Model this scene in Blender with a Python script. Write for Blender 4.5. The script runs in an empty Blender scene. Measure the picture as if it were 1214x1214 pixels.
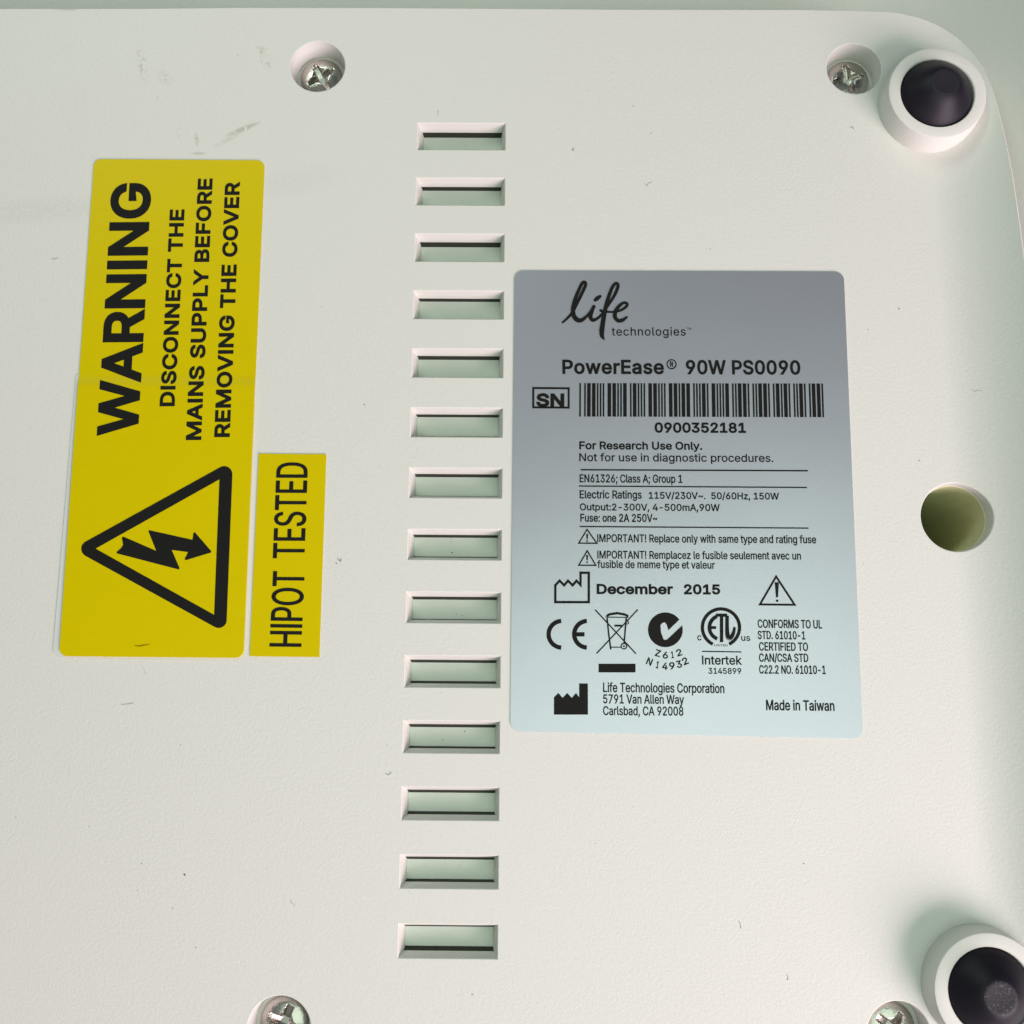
import bpy, bmesh, math, random, json
from mathutils import Vector, Matrix
from mathutils.geometry import delaunay_2d_cdt

# ------------------------------------------------------------------ camera, world, lamps, exposure
# 1 unit = 1 cm.  The flat underside of the casing lies in z = 0 and faces up (+Z).
SC = bpy.context.scene
COL = SC.collection
CAM_H = 13.6                      # lens height above the panel
CAM_F = 1235.0                    # focal length in pixels of a 1214 px wide frame
FRAME = 1214.0


def cam_rot():
    a, b, c = 0.1618, 0.0063, 0.0078
    return Matrix.Rotation(c, 3, 'Z') @ Matrix.Rotation(b, 3, 'Y') @ Matrix.Rotation(a, 3, 'X')


CR = cam_rot()
cam_data = bpy.data.cameras.new('camera')
cam = bpy.data.objects.new('camera', cam_data)
COL.objects.link(cam)
cam.matrix_world = Matrix.Translation((0, 0, CAM_H)) @ CR.to_4x4()
cam_data.sensor_width = 36.0
cam_data.lens = CAM_F / FRAME * 36.0
cam_data.clip_start = 0.05
cam_data.clip_end = 1000
SC.camera = cam

world = bpy.data.worlds.new('World')
SC.world = world
world.use_nodes = True
wn, wl = world.node_tree.nodes, world.node_tree.links
bg = wn['Background']
tc = wn.new('ShaderNodeTexCoord')
dot = wn.new('ShaderNodeVectorMath'); dot.operation = 'DOT_PRODUCT'
dot.inputs[1].default_value = Vector((-0.05, -0.66, 0.75)).normalized()
wl.new(tc.outputs['Generated'], dot.inputs[0])
ramp = wn.new('ShaderNodeValToRGB')
ramp.color_ramp.elements[0].position = 0.30
ramp.color_ramp.elements[0].color = (0.17, 0.20, 0.28, 1)
ramp.color_ramp.elements[1].position = 0.98
ramp.color_ramp.elements[1].color = (0.86, 0.92, 0.86, 1)
wl.new(dot.outputs['Value'], ramp.inputs['Fac'])
wl.new(ramp.outputs['Color'], bg.inputs['Color'])
bg.inputs['Strength'].default_value = 0.28


def area_lamp(name, loc, aim, size, power, color):
    l = bpy.data.lights.new(name, 'AREA')
    l.shape = 'RECTANGLE'
    l.size, l.size_y = size
    l.energy = power
    l.color = color
    o = bpy.data.objects.new(name, l)
    COL.objects.link(o)
    o.location = loc
    o.rotation_euler = (Vector(loc) - Vector(aim)).to_track_quat('Z', 'Y').to_euler()
    return o


# low soft pinkish window light from the lower right, greenish tubes overhead, plus an added greenish fill brightening the top left
area_lamp('window_light', (37.5, -37, 27.2), (1, 2, 0), (42, 32), 47000, (1.0, 0.805, 0.87))
area_lamp('ceiling_light', (5.5, -5.0, 25.0), (4, -1, 0), (25, 20), 2350, (0.79, 1.0, 0.83))
area_lamp('top_left_fill', (-13.0, 26.5, 24.0), (-3, 5, 0), (20, 11), 2900, (0.80, 1.0, 0.84))

SC.view_settings.view_transform = 'Standard'
SC.view_settings.look = 'None'
SC.view_settings.exposure = 0.22
SC.view_settings.gamma = 1.0
SC.view_settings.use_curve_mapping = False
SC.render.resolution_x = 1024
SC.render.resolution_y = 1024


# ------------------------------------------------------------------ helpers
def at(px, py, z=0.0):
    """The point of the level z that the photograph shows at a pixel."""
    d = CR @ Vector(((px - 607) / CAM_F, -(py - 607) / CAM_F, -1.0))
    t = (z - CAM_H) / d.z
    return Vector((d.x * t, d.y * t, z))


def link_mesh(name, bm, mat, parent=None, smooth=False, sharp=0.45):
    me = bpy.data.meshes.new(name)
    bm.normal_update()
    if smooth:
        for f in bm.faces:
            f.smooth = True
        for e in bm.edges:
            if len(e.link_faces) == 2 and e.calc_face_angle(0.0) > sharp:
                e.smooth = False
    bm.to_mesh(me)
    bm.free()
    me.materials.append(mat)
    o = bpy.data.objects.new(name, me)
    COL.objects.link(o)
    if parent is not None:
        o.parent = parent
    return o


def tag(o, label=None, cat=None, group=None, kind=None):
    for k, v in (('label', label), ('category', cat), ('group', group), ('kind', kind)):
        if v:
            o[k] = v
    return o


def new_mat(name, color, rough=0.5, metal=0.0, spec=0.5):
    m = bpy.data.materials.new(name)
    m.use_nodes = True
    b = m.node_tree.nodes['Principled BSDF']
    b.inputs['Base Color'].default_value = (*color, 1)
    b.inputs['Roughness'].default_value = rough
    b.inputs['Metallic'].default_value = metal
    b.inputs['Specular IOR Level'].default_value = spec
    return m


def N(m, t, **kw):
    n = m.node_tree.nodes.new(t)
    for k, v in kw.items():
        setattr(n, k, v)
    return n


def L(m, a, b):
    m.node_tree.links.new(a, b)


def add_bump(m, scale, dist, detail=3.0, rough=0.55, scale2=None, dist2=0.0):
    b = m.node_tree.nodes['Principled BSDF']
    t = N(m, 'ShaderNodeTexCoord')
    n = N(m, 'ShaderNodeTexNoise')
    n.inputs['Scale'].default_value = scale
    n.inputs['Detail'].default_value = detail
    n.inputs['Roughness'].default_value = rough
    L(m, t.outputs['Object'], n.inputs['Vector'])
    bp = N(m, 'ShaderNodeBump')
    bp.inputs['Strength'].default_value = 1.0
    bp.inputs['Distance'].default_value = dist
    L(m, n.outputs['Fac'], bp.inputs['Height'])
    last = bp
    if scale2:
        n2 = N(m, 'ShaderNodeTexNoise')
        n2.inputs['Scale'].default_value = scale2
        n2.inputs['Detail'].default_value = 1.0
        L(m, t.outputs['Object'], n2.inputs['Vector'])
        bp2 = N(m, 'ShaderNodeBump')
        bp2.inputs['Distance'].default_value = dist2
        L(m, n2.outputs['Fac'], bp2.inputs['Height'])
        L(m, bp.outputs['Normal'], bp2.inputs['Normal'])
        last = bp2
    L(m, last.outputs['Normal'], b.inputs['Normal'])
    return t


# ------------------------------------------------------------------ materials
PLASTIC = (0.64, 0.632, 0.592)


def panel_material():
    m = new_mat('moulded_plastic', PLASTIC, 0.5, 0.0, 0.45)
    b = m.node_tree.nodes['Principled BSDF']
    t = add_bump(m, 22, 0.0030, 2.0, 0.6, 48, 0.0011)
    # dirt rubbed into the plastic: a few marks with their own outline
    col = None
    base = N(m, 'ShaderNodeRGB'); base.outputs[0].default_value = (*PLASTIC, 1)
    col = base.outputs[0]
    marks = []
    for (px, py, rx, ry, ang, amt, thr) in (
            (288, 153, 0.34, 0.055, 24, 0.55, 0.40), (270, 166, 0.30, 0.05, 30, 0.22, 0.42),
            (168, 76, 0.10, 0.36, 14, 0.45, 0.56), (313, 66, 0.12, 0.34, 22, 0.36, 0.54),
            (214, 160, 0.22, 0.14, 0, 0.42, 0.60), (236, 182, 0.16, 0.035, 0, 0.38, 0.40),
            (233, 165, 0.04, 0.14, 10, 0.45, 0.45), (195, 92, 0.12, 0.20, 40, 0.25, 0.50),
            (80, 10, 0.30, 0.05, 0, 0.45, 0.45), (95, 8, 0.1, 0.04, 0, 0.6, 0.4),
            (1098, 163, 0.06, 0.03, -10, 0.5, 0.5), (40, 250, 1.6, 0.25, 4, 0.10, 0.42), (350, 215, 0.9, 0.3, 10, 0.07, 0.4)):
        c = at(px, py)
        mp = N(m, 'ShaderNodeMapping'); mp.vector_type = 'TEXTURE'
        mp.inputs['Location'].default_value = c
        mp.inputs['Rotation'].default_value = (0, 0, math.radians(ang))
        mp.inputs['Scale'].default_value = (rx, ry, 1.0)
        L(m, t.outputs['Object'], mp.inputs['Vector'])
        ln = N(m, 'ShaderNodeVectorMath'); ln.operation = 'LENGTH'
        L(m, mp.outputs['Vector'], ln.inputs[0])
        fall = N(m, 'ShaderNodeMapRange'); fall.interpolation_type = 'SMOOTHSTEP'
        fall.inputs['From Min'].default_value = 1.0; fall.inputs['From Max'].default_value = 0.25
        L(m, ln.outputs['Value'], fall.inputs['Value'])
        nz = N(m, 'ShaderNodeTexNoise')
        nz.inputs['Scale'].default_value = 17; nz.inputs['Detail'].default_value = 4
        L(m, t.outputs['Object'], nz.inputs['Vector'])
        th = N(m, 'ShaderNodeMapRange'); th.interpolation_type = 'SMOOTHSTEP'
        th.inputs['From Min'].default_value = thr - 0.07; th.inputs['From Max'].default_value = thr + 0.08
        L(m, nz.outputs['Fac'], th.inputs['Value'])
        mu = N(m, 'ShaderNodeMath', operation='MULTIPLY')
        L(m, fall.outputs[0], mu.inputs[0]); L(m, th.outputs[0], mu.inputs[1])
        mu2 = N(m, 'ShaderNodeMath', operation='MULTIPLY'); mu2.inputs[1].default_value = amt
        L(m, mu.outputs[0], mu2.inputs[0])
        mix = N(m, 'ShaderNodeMix', data_type='RGBA')
        L(m, mu2.outputs[0], mix.inputs['Factor'])
        L(m, col, mix.inputs['A']); mix.inputs['B'].default_value = (0.30, 0.28, 0.19, 1)
        col = mix.outputs['Result']
    L(m, col, b.inputs['Base Color'])
    # gloss wears unevenly
    nz = N(m, 'ShaderNodeTexNoise'); nz.inputs['Scale'].default_value = 0.5; nz.inputs['Detail'].default_value = 5
    L(m, t.outputs['Object'], nz.inputs['Vector'])
    mr = N(m, 'ShaderNodeMapRange'); mr.inputs['To Min'].default_value = 0.42; mr.inputs['To Max'].default_value = 0.58
    L(m, nz.outputs['Fac'], mr.inputs['Value']); L(m, mr.outputs[0], b.inputs['Roughness'])
    return m


M_PANEL = panel_material()
M_WALL = new_mat('recess_plastic', PLASTIC, 0.5, 0.0, 0.4); add_bump(M_WALL, 30, 0.002)
M_FOOT = new_mat('foot_plastic', PLASTIC, 0.5, 0.0, 0.4); add_bump(M_FOOT, 40, 0.003)
M_PLATE = new_mat('inner_plate', (0.74, 0.79, 0.70), 0.55, 0.0, 0.3); add_bump(M_PLATE, 8, 0.003)
M_TUBE = new_mat('hole_plastic', (0.60, 0.60, 0.36), 0.5, 0.0, 0.4)
M_CREASE_SHADE = new_mat('crease_shade', (0.20, 0.155, 0.0), 0.5, 0.0, 0.1)
M_SCRATCH = new_mat('scuffed_film', (0.62, 0.66, 0.66), 0.6, 0.0, 0.3)
M_GAP = new_mat('dark_gap', (0.035, 0.037, 0.028), 0.7, 0.0, 0.2)
M_STEEL = new_mat('screw_steel', (0.50, 0.47, 0.43), 0.26, 1.0); add_bump(M_STEEL, 22, 0.004)
M_INK = new_mat('black_ink', (0.010, 0.010, 0.009), 0.6, 0.0, 0.1)


def noisy_colour(m, c1, c2, scale, vscale=(1, 1, 1), detail=4):
    b = m.node_tree.nodes['Principled BSDF']
    t = N(m, 'ShaderNodeTexCoord'); mp = N(m, 'ShaderNodeMapping'); mp.inputs['Scale'].default_value = vscale
    n = N(m, 'ShaderNodeTexNoise'); n.inputs['Scale'].default_value = scale; n.inputs['Detail'].default_value = detail
    L(m, t.outputs['Object'], mp.inputs['Vector']); L(m, mp.outputs['Vector'], n.inputs['Vector'])
    mix = N(m, 'ShaderNodeMix', data_type='RGBA')
    mix.inputs['A'].default_value = (*c1, 1); mix.inputs['B'].default_value = (*c2, 1)
    L(m, n.outputs['Fac'], mix.inputs['Factor']); L(m, mix.outputs['Result'], b.inputs['Base Color'])
    return n


M_YELLOW = new_mat('yellow_vinyl', (0.55, 0.44, 0.0), 0.28, 0.0, 0.08)
noisy_colour(M_YELLOW, (0.555, 0.45, 0.0), (0.595, 0.48, 0.0), 3.0, (1, 12, 1)); add_bump(M_YELLOW, 3, 0.004)
M_PAPER = new_mat('yellow_paper', (0.57, 0.46, 0.0), 0.5, 0.0, 0.05); add_bump(M_PAPER, 60, 0.001)
M_BLANK = new_mat('pale_vinyl', (0.60, 0.61, 0.59), 0.35, 0.0, 0.5)
M_SILVER = new_mat('silver_film', (0.49, 0.50, 0.555), 0.36, 0.75, 0.5)
add_bump(M_SILVER, 40, 0.0006, 2.0, 0.5, 0.8, 0.006)
M_RUBBER = new_mat('black_rubber', (0.009, 0.0065, 0.0125), 0.48, 0.0, 0.25); add_bump(M_RUBBER, 35, 0.002)
M_DUSTY = new_mat('dusty_rubber', (0.035, 0.035, 0.04), 0.6, 0.0, 0.3)
def dusty():
    # pale crumbs caught on the rubber tip, thicker on some feet than on others
    m = M_DUSTY
    b = m.node_tree.nodes['Principled BSDF']
    t = N(m, 'ShaderNodeTexCoord')
    inf = N(m, 'ShaderNodeObjectInfo')
    n = N(m, 'ShaderNodeTexNoise'); n.inputs['Scale'].default_value = 34; n.inputs['Detail'].default_value = 5; n.inputs['Roughness'].default_value = 0.7
    L(m, t.outputs['Object'], n.inputs['Vector'])
    lo = N(m, 'ShaderNodeMapRange'); lo.inputs['To Min'].default_value = 0.68; lo.inputs['To Max'].default_value = 0.56
    sx = N(m, 'ShaderNodeSeparateXYZ'); L(m, inf.outputs['Location'], sx.inputs[0])
    lo.inputs['From Min'].default_value = 8.0; lo.inputs['From Max'].default_value = -3.5
    L(m, sx.outputs['Y'], lo.inputs['Value'])
    su = N(m, 'ShaderNodeMath', operation='SUBTRACT'); L(m, n.outputs['Fac'], su.inputs[0]); L(m, lo.outputs[0], su.inputs[1])
    mr = N(m, 'ShaderNodeMapRange'); mr.inputs['From Min'].default_value = 0.0; mr.inputs['From Max'].default_value = 0.16
    L(m, su.outputs[0], mr.inputs['Value'])
    mix = N(m, 'ShaderNodeMix', data_type='RGBA')
    mix.inputs['A'].default_value = (0.016, 0.014, 0.019, 1); mix.inputs['B'].default_value = (0.15, 0.16, 0.165, 1)
    L(m, mr.outputs[0], mix.inputs['Factor']); L(m, mix.outputs['Result'], b.inputs['Base Color'])


dusty()
M_DUST = new_mat('grey_dust', (0.10, 0.10, 0.09), 0.9, 0.0, 0.1)
M_LINT = new_mat('grey_lint', (0.30, 0.30, 0.29), 0.9, 0.0, 0.1)

# ------------------------------------------------------------------ casing
EDGE_X, EDGE_W, EDGE_B = 5.72, 1.15, -0.52


def zf(x):
    """The underside turns up gently into a low rim along its right edge."""
    t = max(0.0, (x - EDGE_X) / EDGE_W)
    return -EDGE_B * t * t


def on_face(px, py):
    p = at(px, py)
    for _ in range(8):
        p = at(px, py, zf(p.x))
    return p


def fill_2d(loops):
    """Planar region bounded by loops (even-odd) as a bmesh in z = 0."""
    vs, es = [], []
    for lp in loops:
        s = len(vs)
        vs += [Vector((p[0], p[1])) for p in lp]
        es += [(s + i, s + (i + 1) % len(lp)) for i in range(len(lp))]
    v, e, f, *_ = delaunay_2d_cdt(vs, es, [], 0, 1e-6)
    bm = bmesh.new()
    bv = [bm.verts.new((p[0], p[1], 0)) for p in v]
    for t in f:
        c = sum((v[i] for i in t), Vector((0, 0))) / len(t)
        w = 0
        for lp in loops:
            w += winding(c, lp)
        if w % 2:
            fc = bm.faces.new([bv[i] for i in t])
            if (v[t[1]] - v[t[0]]).cross(v[t[2]] - v[t[0]]) < 0:
                fc.normal_flip()
    for x in [x for x in bm.verts if not x.link_faces]:
        bm.verts.remove(x)
    return bm


def winding(c, lp):
    w = 0
    n = len(lp)
    for i in range(n):
        a, b = lp[i], lp[(i + 1) % n]
        if (a[1] <= c[1]) != (b[1] <= c[1]):
            x = a[0] + (c[1] - a[1]) / (b[1] - a[1]) * (b[0] - a[0])
            if x > c[0]:
                w += 1 if b[1] > a[1] else -1
    return w


def circle(c, r, n=64):
    return [(c[0] + r * math.cos(2 * math.pi * i / n), c[1] + r * math.sin(2 * math.pi * i / n)) for i in range(n)]


casing = bpy.data.objects.new('device_casing', None)
COL.objects.link(casing)
tag(casing, 'off-white moulded plastic underside of a bench appliance with vent slots, screws and rubber feet', 'appliance casing')

SLOT_X, SLOT_Y, SLOT_P, SLOT_W, SLOT_H = -1.4679, 7.7623, 0.8264, 1.2239, 0.3964
LIP = 0.011
SCREWS = [(-2.92, 8.63, 0.55), (4.70, 8.625, 0.25), (-2.907, -4.22, 1.18), (4.67, -4.21, 0.9)]
FEET = [(5.71, 8.05), (5.67, -3.61)]
HOLE_R, TUBE, TUBE_R = 0.385, (5.746, 2.19), 0.455
FLANGE_Z = -1.4
# plan outline of the raised underside, corner traced from the photograph, mirrored to the lower edge
crn = [on_face(*p) for p in ((950, 12), (1050, 14.2), (1078, 18.5), (1103, 26), (1124, 37), (1143, 52), (1160, 73), (1173, 99), (1184, 134), (1194, 178), (1203, 228), (1217, 330))]


def through(P, k=5):
    """Catmull-Rom through points, so that the corner runs round without facets."""
    out = []
    for i in range(len(P) - 1):
        a, b, c, d = P[max(0, i - 1)], P[i], P[i + 1], P[min(len(P) - 1, i + 2)]
        for j in range(k):
            t = j / k
            out.append(0.5 * (2 * b + (c - a) * t + (2 * a - 5 * b + 4 * c - d) * t * t + (3 * b - a - 3 * c + d) * t ** 3))
    return out + [P[-1]]


crn = through(crn)
top_pts = [(-17.0, 9.50), (-8.0, 9.51), (-5.6, 9.52), (-4.1, 9.54), (-2.0, 9.545), (1.5, 9.53)] + [(p.x, p.y) for p in crn]
top_pts.append((crn[-1].x + 0.05, 2.2))
OUT = top_pts + [(x, 4.4 - y) for x, y in reversed(top_pts[:-1])]
OUT = list(reversed(OUT))        # counter-clockwise


def rect_loop(x, y, w, h):
    return [(x, y - h), (x + w, y - h), (x + w, y), (x, y)]


loops = [OUT]
for i in range(14):
    loops.append(rect_loop(SLOT_X - LIP, SLOT_Y - i * SLOT_P + LIP, SLOT_W + 2 * LIP, SLOT_H + 2 * LIP))
for x, y, a in SCREWS:
    loops.append(circle((x, y), HOLE_R + 0.014, 72))
loops.append(circle(TUBE, TUBE_R + 0.014, 80))
bm = fill_2d(loops)
for k in range(26):
    bmesh.ops.bisect_plane(bm, geom=bm.verts[:] + bm.edges[:] + bm.faces[:], dist=1e-5,
                           plane_co=(EDGE_X + 0.05 * k, 0, 0), plane_no=(1, 0, 0))
for v in bm.verts:
    v.co.z = zf(v.co.x)
link_mesh('bottom_panel', bm, M_PANEL, casing, smooth=True)

# step down to the lower ledge around the panel, and the ledge itself
bm = bmesh.new()
ring = []
for x, y in OUT:
    ring.append((bm.verts.new((x, y, zf(x))), bm.verts.new((x * 1.004, (y - 2.2) * 1.003 + 2.2, zf(x) - 0.03)), bm.verts.new((x * 1.012, (y - 2.2) * 1.01 + 2.2, FLANGE_Z))))
for i in range(len(ring)):
    a, b = ring[i], ring[(i + 1) % len(ring)]
    bm.faces.new((a[1], b[1], b[0], a[0]))
    bm.faces.new((a[2], b[2], b[1], a[1]))
link_mesh('step_wall', bm, M_WALL, casing, smooth=True)

LEDGE = [(-18.5, -7.6), (8.6, -7.6), (9.3, -6.9), (9.3, 11.3), (8.6, 12.0), (-18.5, 12.0)]
fc = at(1112, -53, FLANGE_Z + 0.05)
FR = 0.66
bm = fill_2d([LEDGE, circle((fc.x, fc.y), FR, 64), [(x * 0.99, (y - 2.2) * 0.99 + 2.2) for x, y in OUT]])
for k in range(30):
    bmesh.ops.bisect_plane(bm, geom=bm.verts[:] + bm.edges[:] + bm.faces[:], dist=1e-5, plane_co=(5.2 + 0.075 * k, 0, 0), plane_no=(1, 0, 0))


def ledge_z(x):
    return FLANGE_Z + 0.58 * max(0.0, min(x, 7.4) - 5.2) ** 1.3


for v in bm.verts:
    v.co.z = ledge_z(v.co.x)
lw = []
for x, y in LEDGE:
    lw.append((bm.verts.new((x, y, ledge_z(x) - 0.004)), bm.verts.new((x, y, -6.0))))
for i in range(len(lw)):
    a, b = lw[i], lw[(i + 1) % len(lw)]
    bm.faces.new((a[1], b[1], b[0], a[0]))
link_mesh('ledge', bm, M_PANEL, casing, True)


def lathe(profile, n=64, zoff=None, center=(0, 0), cap=True):
    """Revolve (r, z) pairs; zoff(x, y) shifts the rings whose profile entry carries a third value."""
    bm = bmesh.new()
    rings = []
    for p in profile:
        r, z = p[0], p[1]
        if r < 1e-6:
            rings.append([bm.verts.new((center[0], center[1], z))])
            continue
        row = []
        for i in range(n):
            x, y = center[0] + r * math.cos(2 * math.pi * i / n), center[1] + r * math.sin(2 * math.pi * i / n)
            row.append(bm.verts.new((x, y, z + (zoff(x) * p[2] if zoff and len(p) > 2 else 0))))
        rings.append(row)
    for a, b in zip(rings, rings[1:]):
        for i in range(n):
            j = (i + 1) % n
            if len(a) == 1:
                bm.faces.new((a[0], b[i], b[j]))
            elif len(b) == 1:
                bm.faces.new((a[i], b[0], a[j]))
            else:
                bm.faces.new((a[i], b[i], b[j], a[j]))
    return bm


o = link_mesh('screw_hole', lathe([(FR, 0, 1), (FR - 0.02, -0.02, 1), (FR - 0.05, FLANGE_Z - 0.8), (0, FLANGE_Z - 0.8)], 64, ledge_z, (fc.x, fc.y)), M_WALL, casing, True)

# ---- vent slots
JIT = [.036, .010, .048, .010, .038, .020, .040, .042, .056, .063, .078, .083, .087, .070]
JIB = [.03, .03, .03, .03, .03, .056, .046, .048, .032, .060, .038, .048, .032, .059]
Z1, Z2 = -0.171, -0.28
D1 = 0.045
for i in range(14):
    y = -SLOT_P * i
    bm = bmesh.new()

    def rl(x0, x1, y0, y1, z):
        return [bm.verts.new(p) for p in ((x0, y0, z), (x1, y0, z), (x1, y1, z), (x0, y1, z))]
    W, H = SLOT_W, SLOT_H
    r0 = rl(-LIP, W + LIP, -H - LIP, LIP, 0)
    r1 = rl(0, W, -H, 0, -LIP)
    r2 = rl(D1, W - D1, -H + D1, -D1, Z1)
    for a, b in ((r0, r1), (r1, r2)):
        for k in range(4):
            j = (k + 1) % 4
            bm.faces.new((a[k], a[j], b[j], b[k]))
    sl = link_mesh('vent_slot', bm, M_WALL, casing)
    sl.location = (SLOT_X, SLOT_Y + y, 0)
    # dark gap above and below the inner plate; the short ends run on in pale plastic
    bm = bmesh.new()
    t, b_ = JIT[i] * 0.55, JIB[i] * 0.55
    e = 0.012
    xa, xb = D1, W - D1
    for (ya, yb) in ((-D1, -D1 - t), (-H + D1, -H + D1 + b_)):
        q = [bm.verts.new(p) for p in ((xa, ya, Z1 - .002), (xb, ya, Z1 - .002), (xb - e, yb, Z2 + .004), (xa + e, yb, Z2 + .004))]
        f = bm.faces.new(q)
        f.normal_update()
        if f.normal.z < 0:
            f.normal_flip()
    link_mesh('gap_strip', bm, M_GAP, sl)
    bm = bmesh.new()
    q = [bm.verts.new(p) for p in ((xa + e, -H + D1 - .1, Z2), (xb - e, -H + D1 - .1, Z2), (xb - e, -D1 + .1, Z2), (xa + e, -D1 + .1, Z2))]
    bm.faces.new(q)
    for (x0, x1) in ((xa, xa + e), (xb, xb - e)):
        f = bm.faces.new([bm.verts.new(p) for p in ((x0, -H + D1, Z1), (x1, -H + D1, Z2), (x1, -D1, Z2), (x0, -D1, Z1))])
        f.normal_update()
        if (f.normal.x < 0) == (x0 < W / 2):
            f.normal_flip()
    link_mesh('backing_plate', bm, M_PLATE, sl)

# ---- sunk screws
HEAD_Z = -0.30


def screw_mesh():
    """Pan head with a worn cross recess, as a polar height field."""
    bm = bmesh.new()
    n, R = 120, 0.30
    radii = [0.0] + [R * k / 34 for k in range(1, 35)]
    rows = []
    for r in radii:
        row = []
        for i in range(n if r > 0 else 1):
            a = 2 * math.pi * i / n
            x, y = r * math.cos(a), r * math.sin(a)
            z = 0.085 * math.sqrt(max(0.0, 1 - (r / R) ** 2 * 0.98)) - 0.012
            # four wings of the recess, each tapering outward, with steep flanks
            w = min(abs(x), abs(y)); l = max(abs(x), abs(y))
            half = 0.040 - 0.06 * max(0, l - 0.10)
            depth = 0.125 * max(0.0, 1 - l / 0.22)
            core = 0.06 * max(0.0, 1 - (l + w) / 0.17)
            s = min(1.0, max(0.0, (half + 0.012 - w) / 0.014))
            z -= max(depth * s + 0.03 * s * (l < 0.21), core * 1.2)
            row.append(bm.verts.new((x, y, z)))
        rows.append(row)
    rim = [bm.verts.new((R * math.cos(2 * math.pi * i / n), R * math.sin(2 * math.pi * i / n), -0.06)) for i in range(n)]
    rows.append(rim)
    for a, b in zip(rows, rows[1:]):
        for i in range(n):
            j = (i + 1) % n
            if len(a) == 1:
                bm.faces.new((a[0], b[i], b[j]))
            else:
                bm.faces.new((a[i], b[i], b[j], a[j]))
    return bm


first = None
for x, y, ang in SCREWS:
    if first is None:
        h = link_mesh('screw_hole', lathe([(HOLE_R + 0.014, 0), (HOLE_R + 0.004, -0.005), (HOLE_R, -0.016), (HOLE_R - 0.02, HEAD_Z - 0.06), (0.0, HEAD_Z - 0.06)], 72), M_WALL, casing, True)
        s = link_mesh('screw', screw_mesh(), M_STEEL, h, True, 0.9)
        s.location.z = HEAD_Z
        first = (h, s)
    else:
        h, s = first[0].copy(), first[1].copy()
        COL.objects.link(h); COL.objects.link(s)
        h.parent = casing; s.parent = h
    h.location = (x, y, 0)
    s.rotation_euler.z = ang

# ---- deep mounting hole on the right
tube = link_mesh('mounting_hole', lathe([(TUBE_R + 0.014, 0, 1), (TUBE_R + 0.004, -0.005, 1), (TUBE_R, -0.018, 1), (TUBE_R - 0.010, -0.13)], 80, zf, TUBE), M_WALL, casing, True)
link_mesh('inner_tube', lathe([(TUBE_R - 0.010, -0.13), (TUBE_R - 0.016, -0.135), (TUBE_R - 0.03, -1.2), (TUBE_R - 0.06, -2.6), (0.0, -2.6)], 80, None, TUBE), M_TUBE, tube, True)

# ---- feet: plastic cup with a rubber dome pressed in
FZ, FT, FB, FI = 0.35, 0.672, 0.705, 0.505
first = None
for k, (x, y) in enumerate(FEET):
    if first is None:
        prof = [(FI - 0.01, 0.02), (FI, FZ - 0.015), (FI + 0.012, FZ), (FT - 0.02, FZ), (FT - 0.006, FZ - 0.006), (FT, FZ - 0.02), (FB - 0.002, 0.02), (FB + 0.004, -0.25)]
        f = link_mesh('foot', lathe(prof, 96), M_FOOT, casing, True)
        pr = [(0.495, 0.05), (0.492, FZ - 0.03), (0.470, FZ + 0.012), (0.42, FZ + 0.06), (0.36, FZ + 0.122), (0.30, FZ + 0.18), (0.25, FZ + 0.222), (0.21, FZ + 0.247), (0.185, FZ + 0.258), (0.17, FZ + 0.261), (0.155, FZ + 0.257), (0.06, FZ + 0.258), (0.0, FZ + 0.258)]
        p = link_mesh('rubber_pad', lathe(list(pr), 96), M_RUBBER, f, True)
        d = link_mesh('pad_tip', lathe([(0.195, FZ + 0.2555), (0.185, FZ + 0.2595), (0.17, FZ + 0.2625), (0.15, FZ + 0.2595), (0.0, FZ + 0.2595)], 64), M_DUSTY, f, True)
        d.parent = f
        first = (f, p, d)
    else:
        f, p, d = (q.copy() for q in first)
        for q in (f, p, d):
            COL.objects.link(q)
        f.parent = casing; p.parent = f; d.parent = f
    f.location = (x, y, 0)

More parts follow.
